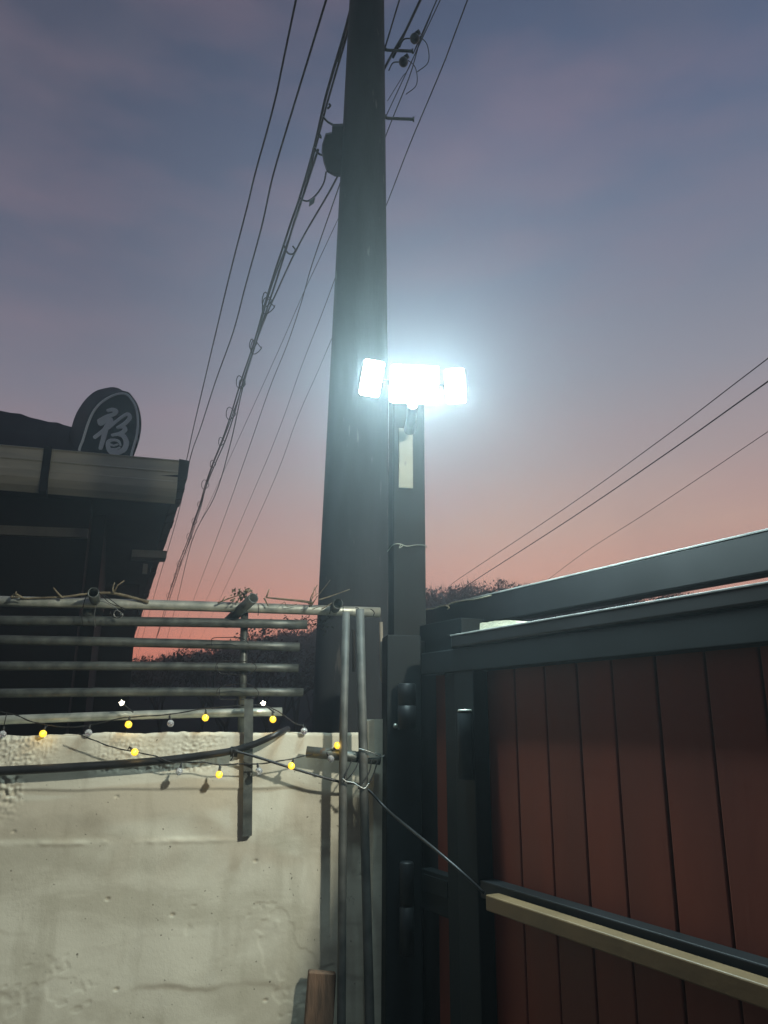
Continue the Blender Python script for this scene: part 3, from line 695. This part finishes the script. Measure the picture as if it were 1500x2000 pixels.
for (x, y, lab) in ((810, 75, 'upper of two small round insulators right of the pole'), (788, 121, 'lower of two small round insulators right of the pole')):
    p = atz(x, y, 6.4); t = empty('insulator', p, lab, 'insulator', 'small insulators near the pole top')
    bm = bmesh.new(); ball(bm, p, .036, 1, 1.1, 14); tube(bm, [p+Vector((0, 0, .03)), p+Vector((.035, -.01, .05))], [.016, .02], 10); link('body', bm, M_black, t, True)
    bm = bmesh.new()
    tube(bm, spline([p+Vector((.02, 0, .03)), p+Vector((.09, .03, -.02)), p+Vector((.10, .05, -.16)), p+Vector((.02, .06, -.24))], 5), .0035, 5)
    tube(bm, spline([p+Vector((-.03, 0, 0)), p+Vector((-.08, 0, -.01)), p+Vector((-.11, 0, -.08))], 4), .005, 5)
    link('jumper_wire', bm, M_wirebk, t, True)
owire([(1500, 700), (1300, 852), (1100, 995), (900, 1128), (872, 1150)], 5.6, .009, 'upper of the three wires slanting down to the right hillside')
owire([(1500, 745), (1310, 880), (1110, 1016), (930, 1132), (900, 1154)], 5.4, .012, 'middle thick wire of the three slanting to the right hillside')
owire([(1500, 843), (1380, 924), (1250, 1010), (1140, 1080), (1060, 1140)], 5.0, .006, 'lowest thin wire slanting down behind the top gate beam')

# ------------------------------------------------------------------ building with eaves and sign
BY = 9.0
BD = Vector((WD.x, WD.y*.9, 0)).normalized()     # along the front
EP = aty(366, 900, BY)                           # upper front corner of the eave
EB = Vector((math.sin(R(-19.3)), math.cos(R(-19.3)), 0))   # eave running away
def bp(a, b, z): return Vector((EP.x, EP.y, 0))+BD*a+EB*b+Vector((0, 0, z))
def bplane(px, py, b=0): return hit(px, py, bp(0, b, 0), Vector((-BD.y, BD.x, 0)))
def baz(px, py, b=0):
    p = bplane(px, py, b); q = p-bp(0, b, 0); return q.dot(BD), p.z
t = empty('restaurant_building', bp(-2, 3, 0), 'dark low building with cream ribbed eave at the left', 'building')
ZT = EP.z
zt0 = baz(0, 868)[1]; slope = (ZT-zt0)/(0-baz(0, 868)[0])
def ztop(a): return ZT+slope*a
ZB = baz(330, 970)[1]
aj = baz(90, 910)[0]
def fascia(a0, a1):
    bm = bmesh.new(); rows = []
    H = ZT-baz(335, 970, 0)[1]
    prof = [(0, 0), (.025, -.012), (.0, -.03), (.0, -.14*H/.45), (.018, -.155*H/.45), (.0, -.17*H/.45), (-.012, -.26*H/.45), (.02, -.275*H/.45), (.0, -.36*H/.45), (-.06, -.44*H/.45), (-.16, -.50*H/.45), (-.18, -.46*H/.45), (-.10, 0)]
    for a in (a0, a1):
        rows.append([bm.verts.new(bp(a, -o, ztop(a)+z)) for o, z in prof])
    k = len(prof)
    for i in range(k): bm.faces.new((rows[0][i], rows[0][(i+1) % k], rows[1][(i+1) % k], rows[1][i]))
    bm.faces.new(rows[0]); bm.faces.new(rows[1])
    return bm
link('eave_fascia', fascia(-7, aj-.04), M_fascia, t); link('eave_fascia', fascia(aj+.04, -.10), M_fascia, t)
link('downpipe_joint', fbox(bp, aj-.045, aj+.045, -.05, .2, ztop(aj)-.56, ztop(aj)+.015, .004), M_soff, t)
# roof slab, soffit, tiles
L = 26
bm = bmesh.new(); box8(bm, [bp(-7, .12, ztop(-7)-.25), bp(0, .0, ztop(0)-.22), bp(0, L, ztop(0)-.22), bp(-7, L, ztop(-7)-.25), bp(-7, .12, ztop(-7)-.02), bp(0, .0, ztop(0)-.01), bp(0, L, ztop(0)-.01), bp(-7, L, ztop(-7)-.02)])
link('soffit', bm, M_soff, t)
bm = bmesh.new()
# side fascia with uneven tile ends
n = 60
for i in range(n):
    b0 = L*i/n; b1 = L*(i+1)/n; d = .03+.05*abs(noise.noise(Vector((i*.7, 0, 0)))); zz = ztop(0)
    box8(bm, [bp(-.1, b0, zz-.24-d), bp(.0+d*.5, b0, zz-.20-d), bp(.0+d*.5, b1-.02, zz-.20-d), bp(-.1, b1-.02, zz-.24-d), bp(-.1, b0, zz+.02), bp(.03, b0, zz), bp(.03, b1-.02, zz), bp(-.1, b1-.02, zz+.02)])
link('verge', bm, M_tile, t)
# tiled roof rising behind the fascia
bm = bmesh.new(); rr_ = []
prof = [(-60, 782), (0, 802), (20, 806), (40, 808), (58, 815), (80, 820), (95, 824), (112, 825), (125, 830), (141, 834), (160, 840), (200, 850), (240, 885)]
front = [bm.verts.new(bp(baz(x, y, .9)[0], .9, baz(x, y, .9)[1])) for x, y in prof]
eave = [bm.verts.new(bp(baz(x, y, .9)[0], .06, ztop(baz(x, y, .9)[0])-.04)) for x, y in prof]
back = [bm.verts.new(bp(baz(x, y, .9)[0], 7, max(ztop(0)-.1, baz(x, y, .9)[1]-.05))) for x, y in prof]
for a, b in ((eave, front), (front, back)):
    for k in range(len(prof)-1): bm.faces.new((a[k], a[k+1], b[k+1], b[k]))
link('roof', bm, M_tile, t, True)
# walls
aw = baz(177, 1000, 1.2)[0]
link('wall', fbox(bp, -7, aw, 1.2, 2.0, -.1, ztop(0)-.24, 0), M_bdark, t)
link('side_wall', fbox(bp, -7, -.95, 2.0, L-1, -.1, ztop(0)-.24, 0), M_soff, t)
zbm0 = baz(80, 1028, 1.1)[1]; zbm1 = baz(80, 1046, 1.1)[1]
link('cream_band', fbox(bp, -7, aw+.0, 1.12, 1.2, zbm1, zbm0, .004), M_beam, t)
pa = baz(258, 1073, 1.6); pb = baz(318, 1090, 1.6)
link('end_beam', fbox(bp, pa[0], pb[0]+.05, 1.6, 1.9, pb[1], pa[1], .01), M_beam, t)
pa = baz(280, 1098, 1.8); pb = baz(288, 1118, 1.8)
link('wall_lamp', fbox(bp, pa[0], pb[0], 1.9, 1.96, pb[1], pa[1], .01), M_beam, t)
link('rear_wing', fbox(bp, -.96, -.25, 8, L-1, -.1, ztop(0)-.26, 0), M_bdark, t)

def sign():
    b = .25
    def z5(x, y, bb): p = baz(x/5, 740+y/5, bb); return bp(p[0], bb, p[1])
    face = [(735, 800), (745, 700), (785, 600), (832, 440), (892, 300), (990, 195), (1120, 135), (1240, 124), (1300, 180), (1352, 270), (1381, 420), (1362, 590), (1310, 745), (1290, 800)]
    back = [(640, 800), (670, 600), (700, 470), (725, 385), (765, 300), (840, 195), (935, 118), (1050, 86), (1120, 82), (1190, 110), (1260, 200), (1290, 400), (1280, 590), (1250, 800)]
    fp = spline([z5(x, y, b) for x, y in face], 4); bk = spline([z5(x, y, b+.30) for x, y in back], 4)
    root = empty('shop_sign', fp[0], 'dark blue arched sign with one pale brush character above the eave', 'sign')
    bm = bmesh.new(); A = [bm.verts.new(p) for p in fp]; B = [bm.verts.new(p) for p in bk]; n = len(A)
    bm.faces.new(A); bm.faces.new(B)
    for k in range(n): bm.faces.new((A[k], A[(k+1) % n], B[(k+1) % n], B[k]))
    o = link('board', bm, [M_sign, M_signs], root)
    for k, f in enumerate(o.data.polygons):
        if k > 0: f.material_index = 1
    fn = Vector((BD.y, -BD.x, 0)).normalized()
    def stroke(bm, pts, w, closed=False):
        P = spline([z5(x, y, b) for x, y in pts], 5); k = len(P)
        ws = w if isinstance(w, (list, tuple)) else [w]*len(pts)
        L_, R_ = [], []
        for i, p in enumerate(P):
            d = (P[min(i+1, k-1)]-P[max(i-1, 0)]).normalized(); s = d.cross(fn).normalized()
            u = i/(k-1)*(len(ws)-1); j = min(int(u), len(ws)-2); ww = (ws[j]+(ws[j+1]-ws[j])*(u-j))*.00150
            L_.append(p+s*ww); R_.append(p-s*ww)
        lo = fn*.004; hi = fn*(.018+random.random()*.003)
        rows = [[bm.verts.new(a+lo), bm.verts.new(a+hi), bm.verts.new(c+hi), bm.verts.new(c+lo)] for a, c in zip(L_, R_)]
        for r0, r1 in zip(rows, rows[1:]):
            for q in range(4): bm.faces.new((r0[q], r0[(q+1) % 4], r1[(q+1) % 4], r1[q]))
        bm.faces.new(rows[0]); bm.faces.new(rows[-1])
        for e, rw in ((0, rows[0]), (-1, rows[-1])):       # round ends
            c = P[e]; rd = (L_[e]-P[e]).length
            ring = [c+hi+(BD*math.cos(q*.5236)+Vector((0, 0, math.sin(q*.5236))))*rd for q in range(12)]
            tp = [bm.verts.new(v+fn*.001) for v in ring]; bt = [bm.verts.new(v-hi+lo) for v in ring]
            bm.faces.new(tp)
            for q in range(12): bm.faces.new((tp[q], tp[(q+1) % 12], bt[(q+1) % 12], bt[q]))
    bm = bmesh.new(); stroke(bm, [(772, 800), (778, 690), (812, 600), (862, 440), (922, 312), (1012, 218), (1130, 157), (1225, 150), (1285, 200), (1332, 290), (1348, 420), (1335, 560), (1290, 720), (1275, 800)], 9.5)
    link('rim_line', bm, M_signw, root)
    bm = bmesh.new()
    stroke(bm, [(1058, 312), (1100, 305), (1135, 322), (1110, 350), (1040, 372), (975, 412)], [14, 17, 20, 17, 15, 18])
    stroke(bm, [(970, 412), (985, 440), (1030, 415), (1080, 402), (1070, 450)], [16, 20, 18, 22, 22])
    stroke(bm, [(1075, 430), (1020, 500), (965, 545), (930, 572)], [24, 18, 16, 16])
    stroke(bm, [(1045, 460), (1018, 560), (985, 678)], [20, 20, 17])
    stroke(bm, [(1060, 478), (1140, 415), (1200, 370), (1250, 348), (1268, 385), (1220, 440), (1150, 478)], [18, 12, 13, 16, 18, 17, 12])
    stroke(bm, [(1150, 478), (1205, 472), (1222, 500), (1180, 535), (1100, 552)], [12, 16, 20, 17, 13])
    stroke(bm, [(1150, 545), (1205, 560), (1235, 620), (1215, 690), (1150, 722), (1085, 715), (1058, 670), (1062, 615), (1110, 600), (1160, 612), (1178, 650)], [12, 20, 22, 22, 20, 20, 18, 16, 12, 11, 9])
    stroke(bm, [(1070, 640), (1110, 655), (1150, 645)], [9, 8, 8])
    stroke(bm, [(1075, 690), (1130, 690), (1170, 675)], [9, 9, 8])
    link('brush_character', bm, M_signw, root)
sign()

# ------------------------------------------------------------------ gate post and floodlight
sL = wsz(768, 1150, -.0)[0]; sR = wsz(832, 1150, .0)[0]
PO0, PO1 = .0, -.10
tp_ = empty('gate_post', wp((sL+sR)/2, -.05, 0), 'dark square gate post carrying the floodlight at the end of the wall', 'post')
ztopP = wsz(800, 745, -.0)[1]
link('post', fbox(wp, sL, sR, PO1, PO0, 0, ztopP, .004), M_gpaint, tp_)
jl = wsz(755, 1500, .10)[0]; jr = wsz(824, 1500, .10)[0]; jt = wsz(790, 1240, .10)[1]
link('jamb', fbox(wp, jl, jr, .003, .10, 0, jt, .004), M_gpaint, tp_)
jr2 = wsz(846, 1500, .02)[0]
link('jamb_flange', fbox(wp, jr+.0005, jr2, -.03, .03, 0, jt-.01, .003), M_gpaint, tp_)
def hinge(px0, px1, y0, y1, off):
    a = wpt((px0+px1)/2, y0, off); b = wpt((px0+px1)/2, y1, off); r = (wsz(px1, y0, off)[0]-wsz(px0, y0, off)[0])/2
    bm = bmesh.new(); m_ = a.lerp(b, .48)
    tube(bm, [a, a.lerp(b, .02), m_.lerp(a, .01), m_.lerp(a, .002)], [r*.85, r, r, r*.9], 20)
    tube(bm, [m_.lerp(b, .003), m_.lerp(b, .012), b], [r*.9, r, r], 20)
    h = link('hinge', bm, M_gtop, tp_, True)
hinge(777, 812, 1335, 1425, .125); hinge(780, 808, 1683, 1865, .125)
bm = bmesh.new()
for k, y in enumerate((1418,)):
    c = wpt(772, y, .10); tube(bm, [c, c+WN*.008], .007, 10)
link('bolt', bm, M_galv, tp_, True)
# wire tied round the post
bm = bmesh.new(); z = wsz(800, 1066, 0)[1]
tube(bm, spline([wp(sL-.002, PO1, z), wp(sL-.002, .003, z), wp(sL+.02, .006, z+.004), wp(sL+.045, .006, z-.003), wp(sR-.03, .006, z+.003), wp(sR+.003, .004, z), wp(sR+.003, PO1, z)], 4), .0014, 6)
tube(bm, spline([wp(sL+.025, .006, z+.003), wp(sL+.018, .014, z-.012), wp(sL+.03, .012, z-.004)], 4), .0013, 6)
tag(link('post_wire', bm, M_galv, smooth=True), 'thin bright wire tied round the post below the pale label', 'wire', 'binding wires on the pipes')
# pale label on the post
la = wsz(779, 952, .004); lb = wsz(806, 838, .004)
t = empty('post_label', wp(la[0], .003, la[1]), 'pale narrow upright strip fixed on the post under the floodlight', 'label')
link('strip', fbox(wp, la[0], lb[0], .001, .005, la[1], lb[1], .0006), M_label, t)
mz = wsz(792, 905, .006)
bm = bmesh.new()
for r_ in (.0042,):
    P = [wp(mz[0]+math.cos(k*.5236)*r_*.6, .0055, mz[1]+math.sin(k*.5236)*r_*1.6) for k in range(13)]; tube(bm, P, .0009, 5)
tube(bm, [wp(mz[0]-.002, .0055, mz[1]), wp(mz[0]+.002, .0055, mz[1])], .0008, 5)
link('mark', bm, M_labelink, t)

def floodlight():
    LY = 2.16
    c = aty(808, 752, LY)
    root = empty('floodlight', c, 'glowing white three headed floodlight on the gate post', 'floodlight')
    TI = R(30)
    def head(cx, cy, Yoff, w, h, yaw, nm, W_, roll=R(2.5)):
        p = aty(cx, cy, LY+Yoff)
        f = Matrix.Translation(p) @ Matrix.Rotation(roll, 4, 'Y') @ Matrix.Rotation(yaw, 4, 'Z') @ Matrix.Rotation(TI, 4, 'X')   # local -Y faces yard... tilt down
        def rr(bm, w, h, y0, y1, rad_):
            rows = []
            for y, sc in ((y0, 1), (y1, .93)):
                ring = []
                for q, (sx, sz) in enumerate(((1, 1), (-1, 1), (-1, -1), (1, -1))):
                    for k in range(5):
                        a = q*math.pi/2+k*math.pi/8
                        ring.append(bm.verts.new(f @ Vector(((sx*(w/2-rad_)+math.cos(a)*rad_)*sc, y, (sz*(h/2-rad_)+math.sin(a)*rad_)*sc))))
                rows.append(ring)
            n = len(rows[0])
            for k in range(n): bm.faces.new((rows[0][k], rows[0][(k+1) % n], rows[1][(k+1) % n], rows[1][k]))
            bm.faces.new(rows[0]); bm.faces.new(rows[1])
        bm = bmesh.new(); rr(bm, w+.002, h+.002, .0, .035, .012); hd = link('housing', bm, M_house, root)
        bm = bmesh.new(); rr(bm, w, h, -.001, -.005, .010 if cx != 808 else .02); link('led_panel', bm, M_lens, hd)
        ld = bpy.data.lights.new('flood_led', 'AREA'); ld.shape = 'RECTANGLE'; ld.size = w*.92; ld.size_y = h*.92
        ld.energy = W_; ld.color = (.72, .97, 1.0); ld.spread = R(165)
        lo = bpy.data.objects.new('flood_led', ld); COL.objects.link(lo)
        lo.matrix_world = f @ Matrix.Translation((0, -.012, 0)) @ Matrix.Rotation(R(-90), 4, 'X')
        lo.parent = root; lo.matrix_parent_inverse = root.matrix_world.inverted()
    head(809, 751, 0, .148, .118, 0, 'c', FL)
    head(726, 739, .012, .066, .112, R(16), 'l', FL*.45)
    head(889, 754, .012, .064, .108, R(-16), 'r', FL*.45)
    # bracket arms, back box and motion sensor
    bm = bmesh.new(); a = aty(808, 760, LY+.04)
    tube(bm, [a, Vector((a.x, 2.40, a.z-.02)), Vector((a.x-.004, 2.47, a.z-.03))], [.016, .018, .02], 12); link('arm', bm, M_house, root, True)
    bm = bmesh.new(); tube(bm, [aty(735, 745, LY+.06), aty(808, 752, LY+.06), aty(880, 757, LY+.06)], .008, 8); link('yoke', bm, M_house, root, True)
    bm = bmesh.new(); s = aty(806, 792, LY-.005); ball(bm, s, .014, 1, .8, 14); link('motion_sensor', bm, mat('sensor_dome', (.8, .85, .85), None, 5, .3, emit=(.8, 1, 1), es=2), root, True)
FL = 33.0
floodlight()

# ------------------------------------------------------------------ gate
ZL = .05
gt = empty('gate', gp(.6, 0, 0), 'large red brown boarded gate in a charcoal frame at the right', 'gate')
zP = guz(1200, 1283)[1]; zPL = guz(1200, 1283, .052)[1]; zP = zPL
grooves = [.300-.12, .300, .404, .524, .640, .752, .876, 1.000, 1.120, 1.240, 1.360, 1.480, 1.600, 1.720]
prev = .02
for i, u in enumerate([.150, .284]+grooves[2:]):
    a = prev+.0024; b = u-.0024
    bm = fbox(gp, a, b, -.012, random.uniform(-.0015, .0012), ZL, zP+.02, 0)
    bevel(bm, .003, 2)
    link('board', bm, M_red, gt); prev = u
link('backing_sheet', fbox(gp, -.08, 1.72, -.03, -.0125, ZL, zP+.02, 0), M_black, gt)
uS0, uS1 = guz(868, 1500, .045)[0], guz(893, 1500, .045)[0]; uS2 = guz(928, 1500, .050)[0]
link('stile', fbox(gp, uS0, uS1-.002, .001, .040, ZL, zP+.05, .003), M_gpaint, gt)
link('stile', fbox(gp, uS1+.001, uS2, .001, .050, ZL, zP+.05, .003), M_gpaint, gt)
z2t = guz(1200, 1187, .056)[1]; z2m = guz(1200, 1220, .056)[1]
link('head_rail', fbox(gp, .19, 1.75, -.045, .056, z2m, z2t, .006), M_gtop, gt)
link('lit_edge_strip', fbox(gp, .19, 1.75, .02, .0575, z2t-.003, z2t+.0015, .001), M_litedge, gt)  # added strip: lamplight along the top edge put into its colour
link('head_rail_lip', fbox(gp, .02, 1.75, -.03, .052, zPL, z2m-.003, .003), M_gpaint, gt)
zc0, zc1 = guz(855, 1704, .03)[1], guz(855, 1785, .03)[1]
link('lock_rail', fbox(gp, guz(826, 1700, .03)[0], uS0-.001, .001, .036, zc1, zc0, .003), M_gpaint, gt)
link('lock_plate', fbox(gp, guz(828, 1700, .038)[0], uS0-.003, .0365, .040, zc1+.05, zc0-.012, .001), M_gpaint, gt)
# barrel latch on stile
a = ong(908, 1391, .062); b = ong(910, 1522, .062)
bm = bmesh.new(); tube(bm, [a, a+Vector((0, 0, -.003)), b], [.018, .0205, .0205], 22); link('barrel_hinge', bm, M_gpaint, gt, True)
bm = bmesh.new(); tube(bm, [a+Vector((0, 0, .002)), a+Vector((0, 0, .0075))], [.021, .017], 22); link('hinge_cap', bm, M_galv, gt, True)
# bars
u0 = guz(948, 1750, .10)[0]
zt_ = guz(948, 1747, .10)[1]; zb_ = guz(950, 1779, .10)[1]
tag(link('mid_rail', fbox(gp, uS2+.001, 1.75, .001, .045, zt_-.030, zt_+.012, .003), M_gtop, gt), 'dark middle rail')
o = link('beige_bar', fbox(gp, u0, 1.75, .060, .100, zb_, zt_, .003), M_beige); origin_to(o, gp(u0, .08, zb_))
tag(o, 'long beige painted bar fixed across the boards of the gate', 'bar')
# top beam (separate, further out) and things on it
OB = -.12
zb1 = guz(1300, 1163-8, OB)[1]; zt1 = guz(1200, 1103, OB)[1]
print('beam', zb1, zt1, 'lower', z2t, zP)
ob_ = link('overhead_beam', fbox(gp, -.30, 1.9, OB-.05, OB, zb1, zt1, .006), M_gtop); origin_to(ob_, gp(-.3, OB, zb1)); bpy.context.view_layer.update()
link('lit_edge_strip', fbox(gp, -.02, 1.9, OB-.03, OB+.0015, zt1-.0035, zt1+.0015, .001), M_litedge, ob_)  # painted bright line again, on the overhead beam
tag(ob_, 'long charcoal beam running above the gate towards the pole', 'beam')
o = link('beam_bracket', fbox(gp, -.28, .12, OB+.002, -.032, zP-.02, zt1-.075, .003), M_gpaint); tag(o, 'dark corner plate where the beams meet the gate post', 'bracket')
P = [ong(x, y, OB-.0) for x, y in [(800, 1194), (820, 1191), (845, 1189), (862, 1184), (877, 1182)]]
P2 = [ong(x, y, OB) for x, y in [(872, 1184), (882, 1178), (905, 1173), (930, 1170), (960, 1163)]]
bm = bmesh.new(); tube(bm, spline(P, 5), .0026, 7); tube(bm, spline(P2, 5), .0026, 7)
tube(bm, spline([ong(868, 1182, OB+.01), ong(877, 1186, OB+.015), ong(874, 1190, OB+.01)], 4), .0022, 6)
tag(link('silver_cable', bm, M_foam, smooth=True), 'thin silver cable lying loosely on the left end of the top beam', 'cable')
# foam block
def foam():
    u_a, u_b = guz(939, 1232, .04)[0], guz(1022, 1222, .04)[0]
    bm = bmesh.new(); n = 16; rows = []
    for i in range(n+1):
        t_ = i/n; u = u_a+(u_b-u_a)*t_; h = .022*(1-.8*t_**3)+noise.noise(Vector((t_*9, 0, 0)))*.002
        rows.append([bm.verts.new(gp(u, .044, z2t+.001)), bm.verts.new(gp(u, .042, z2t+h)), bm.verts.new(gp(u, .0, z2t+h*1.05)), bm.verts.new(gp(u, .0, z2t+.001))])
    for r0, r1 in zip(rows, rows[1:]):
        for k in range(4): bm.faces.new((r0[k], r0[(k+1) % 4], r1[(k+1) % 4], r1[k]))
    bm.faces.new(rows[0]); bm.faces.new(rows[-1])
    o = link('foam_block', bm, M_foam); origin_to(o, gp(u_a, -.02, z2t))
    tag(o, 'crumbly white foam block resting on the gate head rail', 'foam block')
foam()

# ------------------------------------------------------------------ yard lamp outside the gate (the lamp that lights the wall)
LP = Vector((1.80, .02, 3.30)); AIM = wp(-.65, 0, 1.35)
root = empty('yard_lamp', Vector((LP.x+.12, LP.y-.1, 0)), 'slim lamp post with a small flood head standing outside the gate', 'street lamp')
bm = bmesh.new(); tube(bm, [Vector((LP.x+.12, LP.y-.1, -.02)), Vector((LP.x+.12, LP.y-.1, 3.4))], [.035, .028], 16); link('mast', bm, M_galvd, root, True)
d = (AIM-LP).normalized(); q = d.to_track_quat('-Z', 'Y').to_matrix().to_4x4(); f = Matrix.Translation(LP) @ q
bm = bmesh.new(); box8(bm, [f @ Vector(v) for v in [(-.09, -.07, .012), (.09, -.07, .012), (.09, .07, .012), (-.09, .07, .012), (-.07, -.05, .07), (.07, -.05, .07), (.07, .05, .07), (-.07, .05, .07)]]); bevel(bm, .006)
hd = link('lamp_head', bm, M_house, root)
bm = bmesh.new(); box8(bm, [f @ Vector(v) for v in [(-.05, -.04, .006), (.05, -.04, .006), (.05, .04, .006), (-.05, .04, .006), (-.05, -.04, .011), (.05, -.04, .011), (.05, .04, .011), (-.05, .04, .011)]])
link('lens', bm, mat('warm_lens', (.9, .9, .8), None, 5, .3, emit=(1, .95, .8), es=10), hd)
ld = bpy.data.lights.new('yard_led', 'AREA'); ld.shape = 'RECTANGLE'; ld.size = .15; ld.size_y = .12; ld.energy = 47; ld.color = (1, .96, .80); ld.spread = R(120)
lo = bpy.data.objects.new('yard_led', ld); COL.objects.link(lo); lo.matrix_world = f; lo.parent = root; lo.matrix_parent_inverse = root.matrix_world.inverted()

# ------------------------------------------------------------------ haze added to give the floodlight its glow
bm = bmesh.new(); box8(bm, [Vector(v) for v in [(-75, -75, -1.3), (75, -75, -1.3), (75, 75, -1.3), (-75, 75, -1.3), (-75, -75, 16), (75, -75, 16), (75, 75, 16), (-75, 75, 16)]])
HZ = bpy.data.materials.new('glow_haze'); HZ.use_nodes = True; t = HZ.node_tree; t.nodes.clear()
ho = t.nodes.new('ShaderNodeOutputMaterial'); pv = t.nodes.new('ShaderNodeVolumePrincipled')
pv.inputs['Color'].default_value = (.80, .91, .98, 1); pv.inputs['Density'].default_value = .0075; pv.inputs['Anisotropy'].default_value = .765
t.links.new(pv.outputs[0], ho.inputs['Volume'])
tag(link('haze', bm, HZ), 'thin haze added to give the floodlight its glow', 'haze', kind='stuff')
